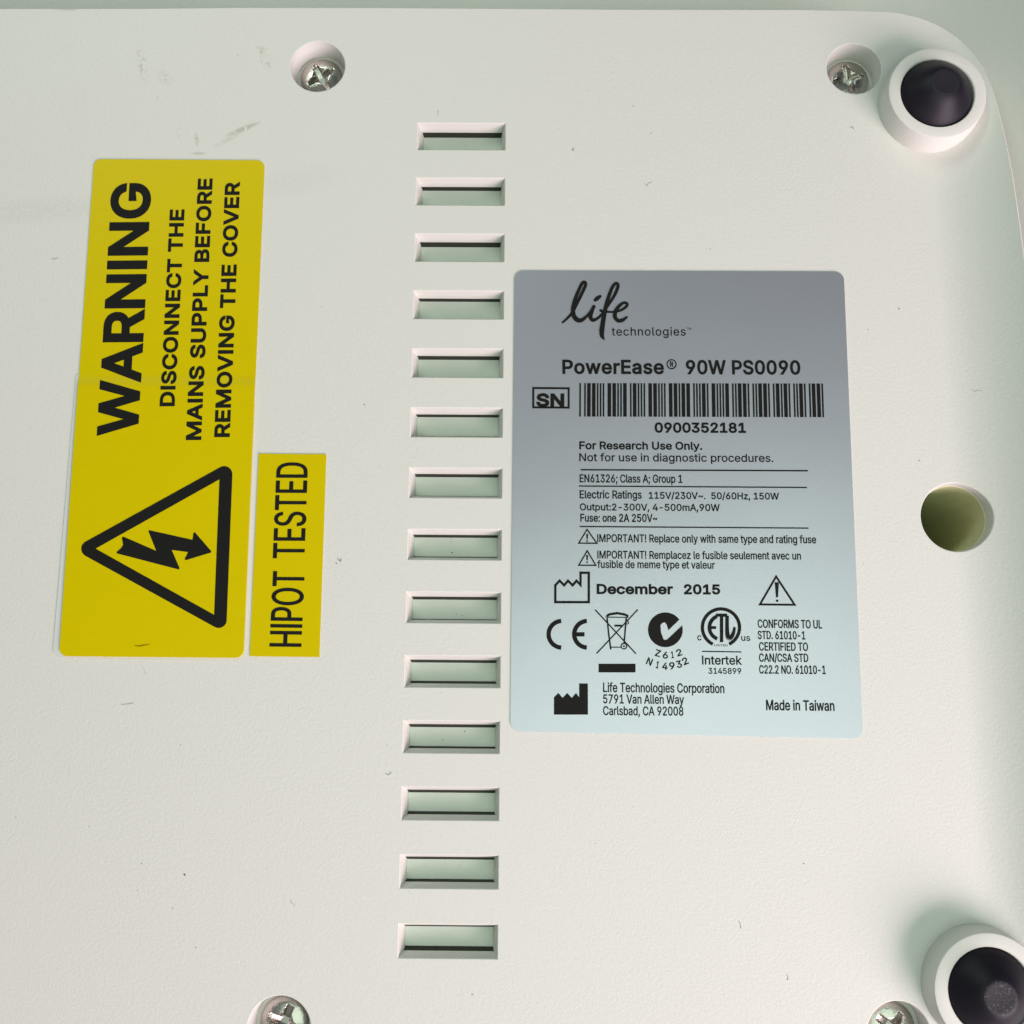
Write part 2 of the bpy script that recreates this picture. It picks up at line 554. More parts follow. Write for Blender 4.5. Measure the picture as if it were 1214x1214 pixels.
# ------------------------------------------------------------------ lettering
GLYPH = json.loads('''{"A":[480,[16,0,201,509,276,509,463,0,395,0,287,302,264,372,232,478,245,478,213,371,191,302,85,0],[110,142,110,199,370,199,370,142]],"B":[456,[60,0,60,509,241,509,289,504,329,491,359,469,381,442,394,410,398,374,395,344,387,320,356,286,315,267,315,262,339,257,363,245,385,227,402,203,414,173,418,136,413,100,400,67,377,39,344,18,301,4,247,0],[125,57,245,57,296,63,330,80,349,105,355,137,352,161,342,184,327,203,306,218,279,228,248,231,125,231],[125,285,238,285,288,296,308,309,323,326,333,348,336,372,330,403,313,429,283,446,240,452,125,452]],"C":[510,[267,-7,205,1,150,25,104,63,70,115,48,179,40,254,48,329,70,393,104,445,150,484,205,508,267,516,340,504,373,490,402,471,427,447,448,418,463,385,473,348,408,348,389,395,357,428,315,449,267,456,223,450,184,432,150,403,125,364,109,314,103,254,109,194,125,145,151,105,184,76,223,59,267,53,315,60,357,81,389,114,408,160,473,160,463,124,448,91,428,62,402,38,373,19,341,5,305,-4]],"D":[502,[219,0,96,0,96,57,215,57,272,63,318,81,354,110,379,149,394,198,399,255,394,312,379,361,354,399,320,428,275,446,221,452,93,452,93,509,225,509,294,501,353,478,377,461,399,441,418,418,433,391,455,329,462,255,455,181,433,119,417,92,398,68,376,48,351,31,291,8],[125,509,125,0,60,0,60,509]],"E":[419,[60,0,60,509,372,509,372,452,125,452,125,286,355,286,355,229,125,229,125,57,375,57,375,0]],"F":[410,[60,0,60,509,369,509,369,452,125,452,125,278,346,278,346,221,125,221,125,0]],"G":[520,[269,-7,205,1,149,25,104,64,69,116,47,179,40,254,47,329,69,393,103,445,149,484,203,508,265,516,304,513,340,504,374,489,403,469,429,445,449,416,465,384,474,349,408,349,387,393,356,427,315,448,265,456,222,450,183,432,150,404,125,364,109,314,103,254,109,194,125,145,151,105,184,76,224,59,269,53,309,57,345,71,374,93,396,123,410,160,415,202,434,199,283,199,283,256,478,256,478,200,471,141,451,91,419,50,377,19,326,0]],"H":[517,[60,0,60,509,125,509,125,289,392,289,392,509,457,509,457,0,392,0,392,232,125,232,125,0]],"I":[300,[31,0,31,57,118,57,118,452,31,452,31,509,269,509,269,452,183,452,183,57,269,57,269,0]],"J":[396,[185,-7,153,-4,124,3,98,15,75,33,57,55,44,81,36,111,33,145,33,173,98,173,98,145,104,104,122,74,149,56,185,50,220,56,248,74,266,104,272,145,272,509,336,509,336,145,334,111,326,81,313,55,294,33,271,15,246,3,217,-4]],"L":[393,[60,0,60,509,125,509,125,57,361,57,361,0]],"M":[628,[60,0,60,509,152,509,277,187,287,159,299,123,311,84,322,49,307,49,318,83,330,121,342,158,352,187,476,509,568,509,568,0,504,0,504,291,504,327,505,369,506,413,507,457,513,457,498,409,482,363,467,322,456,291,342,0,286,0,170,291,159,321,145,361,129,408,112,457,119,457,120,416,121,372,122,328,122,291,122,0]],"N":[523,[60,0,60,509,136,509,343,183,363,151,388,107,414,55,405,54,401,108,399,157,399,195,399,509,463,509,463,0,387,0,202,290,177,331,148,381,108,452,119,454,122,384,124,328,125,291,125,0]],"O":[533,[267,-7,205,1,150,25,105,63,70,115,48,179,40,254,48,329,70,393,105,445,150,484,205,508,267,516,329,508,384,484,429,445,464,393,486,329,493,254,486,179,464,115,429,63,384,25,329,1],[267,53,310,59,349,76,383,105,408,144,425,194,430,254,425,314,408,365,383,404,349,433,310,450,267,456,223,450,184,433,151,404,125,364,109,314,103,254,109,194,125,144,151,105,184,76,223,59]],"P":[445,[60,0,60,509,235,509,289,503,332,487,366,462,390,430,404,391,409,348,404,304,390,265,366,233,332,207,289,191,235,186,109,186,109,242,233,242,269,246,297,256,318,272,333,294,342,319,344,348,342,376,333,402,318,423,297,439,268,449,232,452,125,452,125,0]],"R":[449,[60,0,60,509,236,509,290,504,333,489,367,465,390,433,405,395,409,352,405,309,390,271,367,240,333,217,289,203,236,198,96,198,96,255,234,255,269,258,298,267,319,281,334,300,342,324,345,352,342,380,334,405,319,425,298,440,269,449,233,452,125,452,125,0],[353,0,230,229,303,229,428,0]],"S":[447,[224,-9,172,-4,128,9,91,31,64,60,46,96,38,137,104,137,110,110,123,88,142,71,166,59,224,49,257,52,286,60,311,74,329,92,341,114,346,139,342,161,332,179,296,205,245,222,184,239,128,260,86,289,71,307,60,326,54,348,52,372,58,413,75,448,102,476,138,498,180,511,227,516,275,511,316,498,351,476,377,449,394,415,401,378,337,378,326,412,302,437,267,453,225,459,194,456,167,448,145,435,129,418,118,398,115,376,119,352,131,334,169,308,212,293,264,279,312,264,359,238,395,198,405,171,408,139,403,99,386,64,360,34,323,11,278,-4]],"T":[449,[32,452,32,509,417,509,417,452,257,452,257,0,193,0,193,452]],"U":[517,[259,-8,203,-2,154,15,114,43,85,80,66,124,60,173,60,509,124,509,124,178,128,144,141,113,160,87,187,68,220,56,259,52,298,56,331,68,357,87,377,113,389,144,393,178,393,509,457,509,457,173,451,124,433,80,403,43,363,15,315,-2]],"V":[480,[204,0,16,509,84,509,192,206,215,137,248,31,235,31,267,138,290,206,395,509,463,509,278,0]],"W":[686,[155,0,16,509,82,509,163,196,175,145,187,94,197,40,189,40,200,94,211,145,224,196,306,509,380,509,462,196,474,145,486,94,497,40,488,40,499,94,510,145,523,196,603,509,670,509,530,0,455,0,368,323,351,391,336,475,350,475,335,395,318,323,230,0]],"Y":[472,[203,0,203,208,16,509,91,509,192,344,222,292,250,230,224,230,251,293,280,344,381,509,455,509,268,208,268,0]],"Z":[438,[42,0,42,46,273,385,306,431,341,476,348,454,285,452,223,452,40,452,40,509,397,509,397,462,169,129,134,81,97,33,90,54,152,57,214,57,399,57,399,0]],"a":[389,[160,-9,126,-5,94,5,68,22,48,45,35,73,30,108,34,138,43,161,58,179,78,193,125,211,178,220,234,227,265,235,273,243,276,255,267,297,240,322,196,331,149,322,118,301,100,274,41,291,57,322,79,346,104,364,133,375,194,384,239,379,286,360,306,343,322,320,333,290,337,251,337,0,277,0,277,52,272,52,252,25,215,1],[170,45,202,49,228,59,248,74,263,93,272,115,276,138,276,190,259,182,231,176,200,171,175,168,134,159,103,139,95,124,92,105,102,72,130,52]],"b":[424,[229,-8,198,-5,172,4,138,31,118,59,112,59,112,0,53,0,53,509,114,509,114,319,137,346,171,373,197,381,229,384,274,378,313,361,345,332,370,293,385,245,390,189,385,133,370,84,346,45,313,16,274,-2],[220,47,253,51,279,66,301,88,316,117,325,151,328,189,325,227,316,261,301,290,280,311,253,325,220,330,188,325,161,312,140,291,125,263,116,229,113,189,116,150,125,115,140,86,162,65,188,51]],"c":[396,[207,-8,159,-2,117,16,82,46,56,85,40,133,34,187,40,243,56,291,82,330,117,360,159,378,207,384,260,377,305,356,340,322,362,277,303,262,290,289,270,311,242,325,207,330,173,325,145,310,124,287,108,258,99,224,96,187,99,151,108,117,124,89,145,66,173,51,207,46,243,52,271,66,292,89,304,117,363,102,341,56,306,21,261,-1]],"d":[424,[195,-8,151,-2,111,16,79,45,55,84,39,133,34,189,39,245,55,293,79,332,112,361,151,378,196,384,228,381,253,373,287,346,306,319,311,319,311,509,372,509,372,0,313,0,313,59,307,59,287,31,252,4,227,-5],[205,47,236,51,263,65,284,86,299,115,309,150,312,189,309,229,300,263,284,291,263,312,237,325,205,330,172,325,145,311,124,290,108,261,99,227,96,189,99,151,109,117,124,88,145,66,172,51]],"e":[404,[212,-8,161,-2,117,16,82,46,56,85,40,132,34,187,39,242,55,290,81,329,115,359,157,378,205,384,266,374,294,361,319,341,341,315,357,282,368,242,371,194,371,169,75,169,75,221,338,221,310,202,307,237,298,269,283,294,263,314,237,326,205,330,173,326,146,313,125,294,109,270,99,241,96,211,96,178,100,139,110,106,128,80,151,61,179,50,212,46,254,53,285,73,306,105,365,91,353,63,335,39,311,19,283,4,249,-5]],"f":[254,[228,379,228,327,6,327,6,379],[81,0,81,432,84,461,96,486,113,505,135,519,187,530,222,527,243,521,227,468,215,472,195,474,171,470,154,460,145,443,142,419,142,0]],"g":[425,[207,-151,168,-148,134,-140,82,-110,51,-69,101,-41,122,-66,154,-88,207,-97,249,-92,282,-75,295,-62,304,-47,310,-28,311,-6,311,68,306,68,287,41,252,16,227,8,195,5,152,10,113,27,80,53,55,90,39,136,34,191,39,246,55,293,80,332,112,361,152,378,196,384,228,382,253,373,288,346,308,319,313,319,313,379,372,379,372,-9,367,-54,350,-90,324,-117,291,-136,251,-147],[205,59,237,63,264,75,285,95,300,121,309,154,312,193,309,231,300,264,285,291,264,312,237,325,205,330,172,325,145,312,124,290,109,262,99,229,96,193,99,155,109,123,124,96,145,76,172,63]],"h":[410,[114,227,114,0,53,0,53,509,114,509,114,287,102,287,124,332,152,362,187,379,227,384,264,380,295,369,321,349,341,321,353,285,357,240,357,0,296,0,296,235,290,275,273,304,246,323,210,329,184,326,161,317,141,303,126,283,117,257]],"i":[167,[53,0,53,379,114,379,114,0],[84,443,67,446,54,455,44,468,41,483,44,499,54,512,67,521,84,524,100,521,114,512,123,499,126,483,123,468,114,455,100,446]],"k":[381,[110,137,110,212,121,212,284,379,360,379,184,199,177,199],[53,0,53,509,114,509,114,0],[294,0,148,186,191,229,372,0]],"l":[189,[139,-2,101,3,74,20,58,47,53,84,53,509,114,509,114,99,120,62,130,54,146,52,160,53,170,54,181,3,162,-1]],"m":[610,[53,0,53,379,112,379,112,295,118,323,132,346,172,376,219,386,257,380,287,361,309,331,321,295,312,295,322,321,337,343,381,375,437,386,468,383,497,372,522,354,541,328,553,296,557,255,557,0,496,0,496,254,490,289,473,313,447,326,419,330,395,328,374,320,345,290,335,247,335,0,274,0,274,260,269,288,253,311,229,326,199,330,158,320,140,307,126,289,117,266,114,238,114,0]],"n":[410,[114,227,114,0,53,0,53,379,112,379,112,287,102,287,124,332,152,362,187,379,227,384,264,380,295,369,321,349,341,321,353,285,357,240,357,0,296,0,296,235,290,275,273,304,246,323,210,329,184,326,161,317,141,303,126,283,117,257]],"o":[415,[207,-8,159,-2,117,16,82,46,56,85,40,133,34,187,40,243,56,291,82,330,117,360,159,378,207,384,256,378,299,360,333,330,359,291,376,243,381,187,376,133,359,85,333,46,299,16,256,-2],[207,46,242,51,270,66,292,89,307,117,316,151,319,187,316,224,307,258,292,287,270,310,242,325,207,330,173,325,145,310,124,287,108,258,99,224,96,187,99,151,108,117,124,89,145,66,173,51]],"p":[424,[53,-143,53,379,112,379,112,319,118,319,137,346,171,373,197,381,229,384,274,378,313,361,345,332,370,293,385,245,390,189,385,133,370,84,346,45,313,16,274,-2,229,-8,198,-5,173,4,138,31,118,59,114,-143],[220,47,253,51,279,66,301,88,316,117,325,151,328,189,325,227,316,261,301,290,280,311,253,325,220,330,188,325,161,312,140,291,125,263,116,229,113,189,116,150,125,115,140,86,162,65,188,51]],"r":[259,[53,0,53,379,112,379,112,321,130,347,152,367,181,380,213,385,229,384,243,384,243,322,230,324,207,326,182,323,159,315,140,301,126,284,117,262,114,237,114,0]],"s":[365,[182,-8,145,-5,112,3,84,18,62,38,45,63,36,94,94,107,105,79,124,60,150,49,181,45,217,50,244,62,262,81,268,103,265,121,254,136,237,147,212,155,149,170,104,186,72,208,53,237,47,274,51,305,65,332,87,354,115,370,149,381,187,384,223,381,254,372,279,358,299,339,324,290,268,277,258,298,243,316,219,328,187,333,156,329,131,317,114,299,109,277,112,258,124,243,172,223,229,209,275,194,306,171,325,142,331,107,326,75,312,47,290,24,260,6,223,-5]],"t":[227,[204,379,204,327,6,327,6,379],[65,471,126,471,126,98,128,76,136,61,150,53,170,50,185,51,202,54,213,2,192,-3,168,-4,125,2,92,21,72,52,65,93]],"u":[410,[182,-5,146,-1,115,11,89,31,69,59,57,95,53,139,53,379,114,379,114,144,119,105,137,75,164,56,200,50,226,53,249,62,268,77,283,97,293,122,296,153,296,379,357,379,357,0,298,0,298,92,307,92,286,47,257,17,222,0]],"v":[389,[163,0,17,379,84,379,165,155,187,87,206,21,184,21,203,87,224,155,305,379,371,379,226,0]],"w":[567,[138,0,23,379,87,379,133,214,154,137,175,41,165,41,186,135,206,214,252,379,316,379,362,214,382,136,402,41,391,41,413,135,434,214,480,379,545,379,429,0,368,0,319,172,305,225,291,280,277,338,291,338,277,280,263,225,248,172,199,0]],"x":[379,[21,0,171,218,171,171,29,379,100,379,147,306,179,253,207,206,175,206,202,253,233,306,282,379,352,379,209,169,209,214,358,0,287,0,231,85,200,136,173,182,205,182,178,136,148,85,91,0]],"y":[389,[47,-139,61,-86,71,-87,104,-89,130,-74,151,-36,163,-1,17,379,84,379,165,155,187,87,206,21,184,21,202,87,224,155,305,379,371,379,204,-58,177,-107,139,-136,91,-145,65,-143]],"z":[380,[42,0,42,46,254,320,48,323,48,379,333,379,333,331,126,60,339,56,339,0]],"0":[453,[227,-7,174,1,130,24,95,62,69,113,53,178,48,254,53,330,69,395,95,447,130,484,174,508,227,516,279,508,323,484,358,447,384,395,400,330,405,254,400,178,384,113,359,62,323,24,279,1],[227,50,261,56,290,74,313,103,330,144,340,194,344,254,340,314,330,365,313,405,290,435,261,453,227,460,192,453,163,435,140,405,123,365,113,314,109,254,113,194,123,144,140,103,163,74,192,56]],"1":[453,[76,0,76,55,391,55,391,0],[276,509,276,0,212,0,212,448,86,358,86,427,198,509]],"2":[453,[64,0,64,47,234,229,282,282,311,327,320,371,317,397,308,419,293,436,273,449,224,460,196,457,172,447,153,433,139,413,130,390,127,362,66,362,71,405,86,442,111,473,143,496,182,511,225,516,268,511,306,497,337,474,361,445,376,411,381,372,371,318,336,259,267,180,153,60,389,57,389,0]],"3":[453,[218,-7,173,-3,133,10,98,30,70,57,52,91,44,132,109,132,115,107,126,87,144,71,165,59,219,50,275,61,297,74,315,93,325,116,329,145,326,172,316,196,299,217,275,234,242,244,201,248,157,248,157,299,288,448,70,452,70,509,372,509,372,461,211,278,211,289,264,288,308,276,344,253,371,222,387,186,393,145,387,103,370,66,344,36,309,12,266,-2]],"4":[453,[40,105,40,158,247,509,311,509,109,166,413,163,413,105],[282,0,282,121,282,146,282,318,343,318,343,0]],"5":[453,[221,-7,178,-2,140,11,108,32,83,60,66,93,60,130,122,130,127,108,138,89,173,60,221,50,250,53,276,64,298,82,314,104,324,131,328,162,324,193,314,221,297,244,275,262,248,273,218,277,167,268,128,246,67,253,96,509,366,509,366,452,151,452,134,301,178,325,229,334,263,330,294,321,321,306,345,285,364,260,379,231,388,199,391,163,385,117,369,76,343,41,309,15,268,-1]],"6":[453,[226,-7,182,-1,142,15,109,40,84,74,69,115,64,162,68,199,80,239,137,340,252,509,322,509,151,261,145,261,165,288,196,307,235,314,278,309,316,295,346,271,370,240,384,201,389,157,384,112,368,73,343,39,310,14,271,-2],[226,48,254,52,279,63,299,79,314,101,324,128,327,157,324,187,314,213,299,235,279,251,254,262,226,265,198,262,174,252,153,235,138,214,128,188,125,158,128,128,138,102,153,79,174,63,198,52]],"7":[453,[97,0,323,448,62,452,62,509,391,509,391,449,165,0]],"8":[453,[226,-7,178,-2,136,11,101,33,74,62,57,96,52,135,55,166,65,195,81,220,101,241,125,256,153,265,119,282,93,308,76,342,70,380,75,417,90,450,114,477,146,498,184,511,226,516,269,511,306,498,337,477,361,450,377,417,382,380,376,342,359,308,333,282,300,267,327,256,351,241,372,220,387,195,397,166,401,135,395,96,378,62,352,33,317,11,275,-2],[226,49,258,52,285,60,307,74,323,91,333,113,337,139,333,165,322,189,305,208,283,223,256,232,226,235,196,232,169,223,147,208,130,189,119,165,115,139,119,113,129,91,145,74,167,60,195,52],[226,290,274,300,293,313,307,330,316,351,319,376,316,399,308,420,294,437,275,449,226,460,177,449,159,437,145,420,136,399,133,376,136,351,145,330,159,313,178,300]],"9":[453,[226,516,271,510,310,494,343,468,368,434,384,393,389,347,385,309,373,270,315,168,200,0,130,0,301,248,307,248,287,221,257,202,218,195,175,199,137,214,106,237,83,269,68,307,64,352,69,397,85,436,110,469,143,494,182,510],[226,460,199,457,174,446,154,429,138,407,129,381,125,352,129,322,138,295,154,274,174,257,199,247,226,243,254,247,279,257,299,273,314,295,324,321,327,350,324,381,314,407,299,429,279,446,254,457]],".":[188,[95,-4,78,-1,63,9,53,24,50,41,53,59,63,73,78,83,95,87,113,83,128,73,138,59,141,41,138,24,128,9,113,-1]],",":[188,[38,-119,68,71,137,71,84,-119]],";":[188,[38,-119,68,71,137,71,84,-119],[103,271,86,274,71,284,61,299,58,316,61,334,71,349,86,359,103,362,121,359,136,349,146,334,149,316,146,299,136,284,121,274]],":":[188,[95,-4,78,-1,63,9,53,24,50,41,53,59,63,73,78,83,95,87,113,83,128,73,138,59,141,41,138,24,128,9,113,-1],[95,271,78,274,63,284,53,299,50,316,53,334,63,349,78,359,95,362,113,359,128,349,138,334,141,316,138,299,128,284,113,274]],"!":[196,[67,160,63,509,132,509,128,160],[98,-4,81,-1,66,9,56,24,52,41,56,58,66,73,81,83,98,86,116,83,130,73,140,58,143,41,140,24,130,9,116,-1]],"/":[249,[235,533,71,-76,14,-76,178,533]],"-":[453,[337,244,337,188,114,188,114,244]],"~":[453,[52,150,55,188,66,218,82,240,103,255,151,266,197,256,246,221,275,198,299,192,318,196,332,207,341,226,344,253,400,253,397,215,386,185,370,163,349,148,301,137,254,148,207,182,177,204,154,210,136,207,121,196,111,178,108,150]]," ":[188]}''')
CAP = 509.0
_h = GLYPH['H'][1]
_st = sorted(set(_h[0::2]))      # plain stem for the capital I
GLYPH['I'] = [_st[1] + _st[0], [_st[0], 0, _st[0], 509, _st[1], 509, _st[1], 0]]


def embolden(p, ox, oy):
    n = len(p)
    out = []
    for i in range(n):
        a, b, c = p[i - 1], p[i], p[(i + 1) % n]
        d1 = Vector((b[0] - a[0], b[1] - a[1])); d2 = Vector((c[0] - b[0], c[1] - b[1]))
        if d1.length < 1e-6 or d2.length < 1e-6:
            out.append(b); continue
        d1.normalize(); d2.normalize()
        n1, n2 = Vector((-d1.y, d1.x)), Vector((-d2.y, d2.x))
        k = max(0.35, 1 + n1.dot(n2))
        m = (n1 + n2) / k
        out.append((b[0] + m.x * ox, b[1] + m.y * oy))
    return out


def layout(s, ox=0, oy=0, track=0):
    x, res = 0.0, []
    for ch in s:
        g = GLYPH[ch]
        for c in g[1:]:
            pts = list(zip(c[0::2], c[1::2]))
            if ox or oy:
                pts = embolden(pts, ox, oy)
            res.append((id_count(res), [(q[0] + x, q[1]) for q in pts]))
        x += g[0] + track
    return [r[1] for r in res]


def id_count(r):
    return len(r)


def nonzero_fill(bm, loops, fn):
    """Triangulate the loops glyph by glyph with the non-zero rule; fn maps (x, y) to a 3D point."""
    vs, es = [], []
    for lp in loops:
        s = len(vs)
        vs += [Vector(p) for p in lp]
        es += [(s + i, s + (i + 1) % len(lp)) for i in range(len(lp))]
    v, e, f, *_ = delaunay_2d_cdt(vs, es, [], 0, 1e-7)
    bv = {}
    for t in f:
        c = sum((v[i] for i in t), Vector((0, 0))) / 3
        if sum(winding(c, lp) for lp in loops) == 0:
            continue
        q = []
        for i in t:
            if i not in bv:
                bv[i] = bm.verts.new(fn(v[i]))
            q.append(bv[i])
        try:
            fc = bm.faces.new(q)
        except ValueError:
            continue
        fc.normal_update()
        if fc.normal.z < 0:
            fc.normal_flip()


class Sticker:
    """Prints lie on a sticker: z is the level of its ink, zfun an optional bulge of its face."""

    def __init__(self, root, z, zfun=None, cuts=()):
        self.root, self.z, self.zfun, self.cuts = root, z, zfun, cuts
        self.n = 0

    def finish(self, name, bm, mat=None):
        self.n += 1
        if self.zfun:
            for yy in self.cuts:
                bmesh.ops.bisect_plane(bm, geom=bm.verts[:] + bm.edges[:] + bm.faces[:], dist=1e-5, plane_co=(0, yy, 0), plane_no=(0, 1, 0))
            for v in bm.verts:
                v.co.z += self.zfun(v.co.y)
        return link_mesh(name, bm, mat or M_INK, self.root)

    def text(self, s, p0, p1, pt, w=0.0, wy=None, name='lettering', track=0, ref=None, bm=None, sy_adj=1.0):
        """s between the baseline pixels p0 and p1; pt is the cap top above p0; w thickens strokes (share of cap height)."""
        z = self.z
        A, B, T = at(*p0, z), at(*p1, z), at(*pt, z)
        ex = B - A
        wid = ex.length
        exn = ex.normalized()
        up = Vector((-exn.y, exn.x, 0))
        hgt = abs((T - A).dot(up))
        ref = ref or CAP
        wy = w if wy is None else wy
        oy = wy * ref / 2
        ox = 0.0
        for _ in range(3):
            loops = layout(s, ox, oy, track)
            xs = [q[0] for lp in loops for q in lp]
            sx = wid / (max(xs) - min(xs))
            syy = hgt / (ref + 2 * oy)
            ox = w * ref / 2 * syy / sx
        loops = layout(s, ox, oy, track)
        xs = [q[0] for lp in loops for q in lp]
        x0 = min(xs); sx = wid / (max(xs) - x0)
        own = bm is None
        if own:
            bm = bmesh.new()

        def fn(q):
            return A + exn * ((q[0] - x0) * sx) + up * ((q[1] + oy) * syy)
        # glyph by glyph keeps the triangulation small
        i = 0
        for ch in s:
            k = len(GLYPH[ch]) - 1
            if k:
                nonzero_fill(bm, loops[i:i + k], fn)
            i += k
        if own:
            return self.finish(name, bm)

    def poly(self, pts, bm, dz=0.0):
        loops = [pts] if not isinstance(pts[0][0], (tuple, list)) else pts
        w = [[tuple(at(*p, self.z).xy) for p in lp] for lp in loops]
        sub = fill_2d(w)
        m = {}
        for v in sub.verts:
            m[v] = bm.verts.new((v.co.x, v.co.y, self.z + dz))
        for f in sub.faces:
            g = bm.faces.new([m[v] for v in f.verts])
            g.normal_update()
            if g.normal.z < 0:
                g.normal_flip()
        sub.free()

    def stroke(self, pts, w, bm, closed=False, dz=0.0, rnd=False):
        """Line of constant pixel width w (or one width per point) with mitred corners."""
        self.poly(stroke_outline(pts, w, closed), bm, dz)
        if rnd:
            for p in (pts if closed else pts):
                ww = w if not isinstance(w, (list, tuple)) else w[0]
                self.poly(circle(p, ww / 2, 20), bm, dz + 0.0003)


def stroke_outline(pts, w, closed=False):
    n = len(pts)
    ws = list(w) if isinstance(w, (list, tuple)) else [w] * n
    lft, rgt = [], []
    for i in range(n):
        b = Vector(pts[i])
        a = Vector(pts[i - 1]) if (closed or i > 0) else None
        c = Vector(pts[(i + 1) % n]) if (closed or i < n - 1) else None
        d1 = (b - a).normalized() if a is not None else (c - b).normalized()
        d2 = (c - b).normalized() if c is not None else d1
        n1, n2 = Vector((-d1.y, d1.x)), Vector((-d2.y, d2.x))
        m = (n1 + n2) / max(0.3, 1 + n1.dot(n2))
        lft.append(tuple(b + m * ws[i] / 2)); rgt.append(tuple(b - m * ws[i] / 2))
    if closed:
        return [lft, rgt]
    return lft + rgt[::-1]


def arc(c, r, a0, a1, n=24, ry=None):
    """Pixel arc, angles in degrees, clockwise on the picture from the right."""
    ry = ry or r
    return [(c[0] + r * math.cos(math.radians(a0 + (a1 - a0) * i / n)), c[1] + ry * math.sin(math.radians(a0 + (a1 - a0) * i / n))) for i in range(n + 1)]


def smooth_line(pts, ws, k=6):
    """Catmull-Rom through points with widths."""
    P, Wd = [], []
    n = len(pts)
    for i in range(n - 1):
        q = [Vector(pts[max(0, i - 1)]), Vector(pts[i]), Vector(pts[i + 1]), Vector(pts[min(n - 1, i + 2)])]
        for j in range(k):
            t = j / k
            P.append(tuple(0.5 * ((2 * q[1]) + (q[2] - q[0]) * t + (2 * q[0] - 5 * q[1] + 4 * q[2] - q[3]) * t * t + (3 * q[1] - q[0] - 3 * q[2] + q[3]) * t ** 3)))
            Wd.append(ws[i] * (1 - t) + ws[i + 1] * t)
    P.append(pts[-1]); Wd.append(ws[-1])
    return P, Wd


def sticker_body(name, corners, rad, thick, mat, z0=0.0, zfun=None, cuts=()):
    """Rounded quad (corner pixels, clockwise from top left) with a real thickness."""
    c = [at(*p, 0) for p in corners]
    pts = []
    for i in range(4):
        p, a, b = c[i], c[i - 1], c[(i + 1) % 4]
        if rad <= 0:
            pts.append(p.xy); continue
        u, v = (a - p).normalized(), (b - p).normalized()
        s, e = p + u * rad, p + v * rad
        cen = p + (u + v) * rad
        for k in range(9):
            t = k / 8 * math.pi / 2
            pts.append((cen - v * rad * math.cos(t) - u * rad * math.sin(t)).xy)
    pts = pts[::-1]
    bm = bmesh.new()
    top = [bm.verts.new((p[0], p[1], thick)) for p in pts]
    f = bm.faces.new(top)
    if zfun:
        for yy in cuts:
            bmesh.ops.bisect_plane(bm, geom=bm.verts[:] + bm.edges[:] + bm.faces[:], dist=1e-5, plane_co=(0, yy, 0), plane_no=(0, 1, 0))
    bev = 0.35 * thick
    edge = [e for e in bm.edges if len(e.link_faces) == 1]
    ex = bmesh.ops.extrude_edge_only(bm, edges=edge)
    low = [g for g in ex['geom'] if isinstance(g, bmesh.types.BMVert)]
    for v in low:
        v.co.z = z0
    if zfun:
        for v in bm.verts:
            if v not in low:
                v.co.z += zfun(v.co.y)
    bmesh.ops.recalc_face_normals(bm, faces=bm.faces[:])
    if sum(fc.normal.z * fc.calc_area() for fc in bm.faces) < 0:
        bmesh.ops.reverse_faces(bm, faces=bm.faces[:])
    for fc in bm.faces:
        fc.smooth = abs(fc.normal.z) > 0.5
    for e in bm.edges:
        if len(e.link_faces) == 2 and (e.link_faces[0].smooth != e.link_faces[1].smooth):
            e.smooth = False
    return link_mesh(name, bm, mat)


# ------------------------------------------------------------------ stickers
blank = sticker_body('blank_sticker', [(91, 441), (304, 443), (283, 777), (62.5, 779)], 0.10, 0.010, M_BLANK)
tag(blank, 'blank pale sticker showing as a sliver along the yellow warning sticker left edge', 'sticker')

Y_A, Y_B = at(200, 443).y, at(200, 461).y
CUTS = [Y_A + (Y_B - Y_A) * k / 8 for k in range(9)]


def bulge(y):
    t = min(1.0, max(0.0, (Y_A - y) / (Y_A - Y_B)))
    return 0.017 * t * t * (3 - 2 * t)


warn = sticker_body('warning_sticker', [(112, 189), (314, 190.5), (289, 780), (71, 778)], 0.105, 0.012, M_YELLOW, 0.0, bulge, CUTS)
tag(warn, 'large yellow sticker with black WARNING lettering and a lightning bolt triangle, on the left', 'warning sticker')
W = Sticker(warn, 0.0155, bulge, CUTS)
W.text('WARNING', (164.2, 516.8), (179.6, 216.5), (115.3, 515.8), 0.115)
W.text('DISCONNECT THE', (207.6, 482), (218.9, 248.2), (189.7, 481.2), 0.125, track=14)
W.text('MAINS SUPPLY BEFORE', (239.0, 522), (252.2, 211.6), (220.8, 521.3), 0.125, track=14)
W.text('REMOVING THE COVER', (272.8, 518.5), (284.6, 215.4), (254.4, 517.8), 0.125, track=14)
bm = bmesh.new()


def round_tri(v, r):
    """Outline of the triangle v grown by r with round corners."""
    out = []
    for i in range(3):
        p, a, b = Vector(v[i]), Vector(v[i - 1]), Vector(v[(i + 1) % 3])
        d1, d2 = (p - a).normalized(), (b - p).normalized()
        s = 1 if (p - a).cross(b - p) > 0 else -1
        a0 = math.atan2(-d1.x * s, d1.y * s); a1 = math.atan2(-d2.x * s, d2.y * s)
        while (a1 - a0) * s < 0:
            a1 += 2 * math.pi * s
        for k in range(9):
            t = a0 + (a1 - a0) * k / 8
            out.append((p.x + r * math.cos(t), p.y + r * math.sin(t)))
    return out


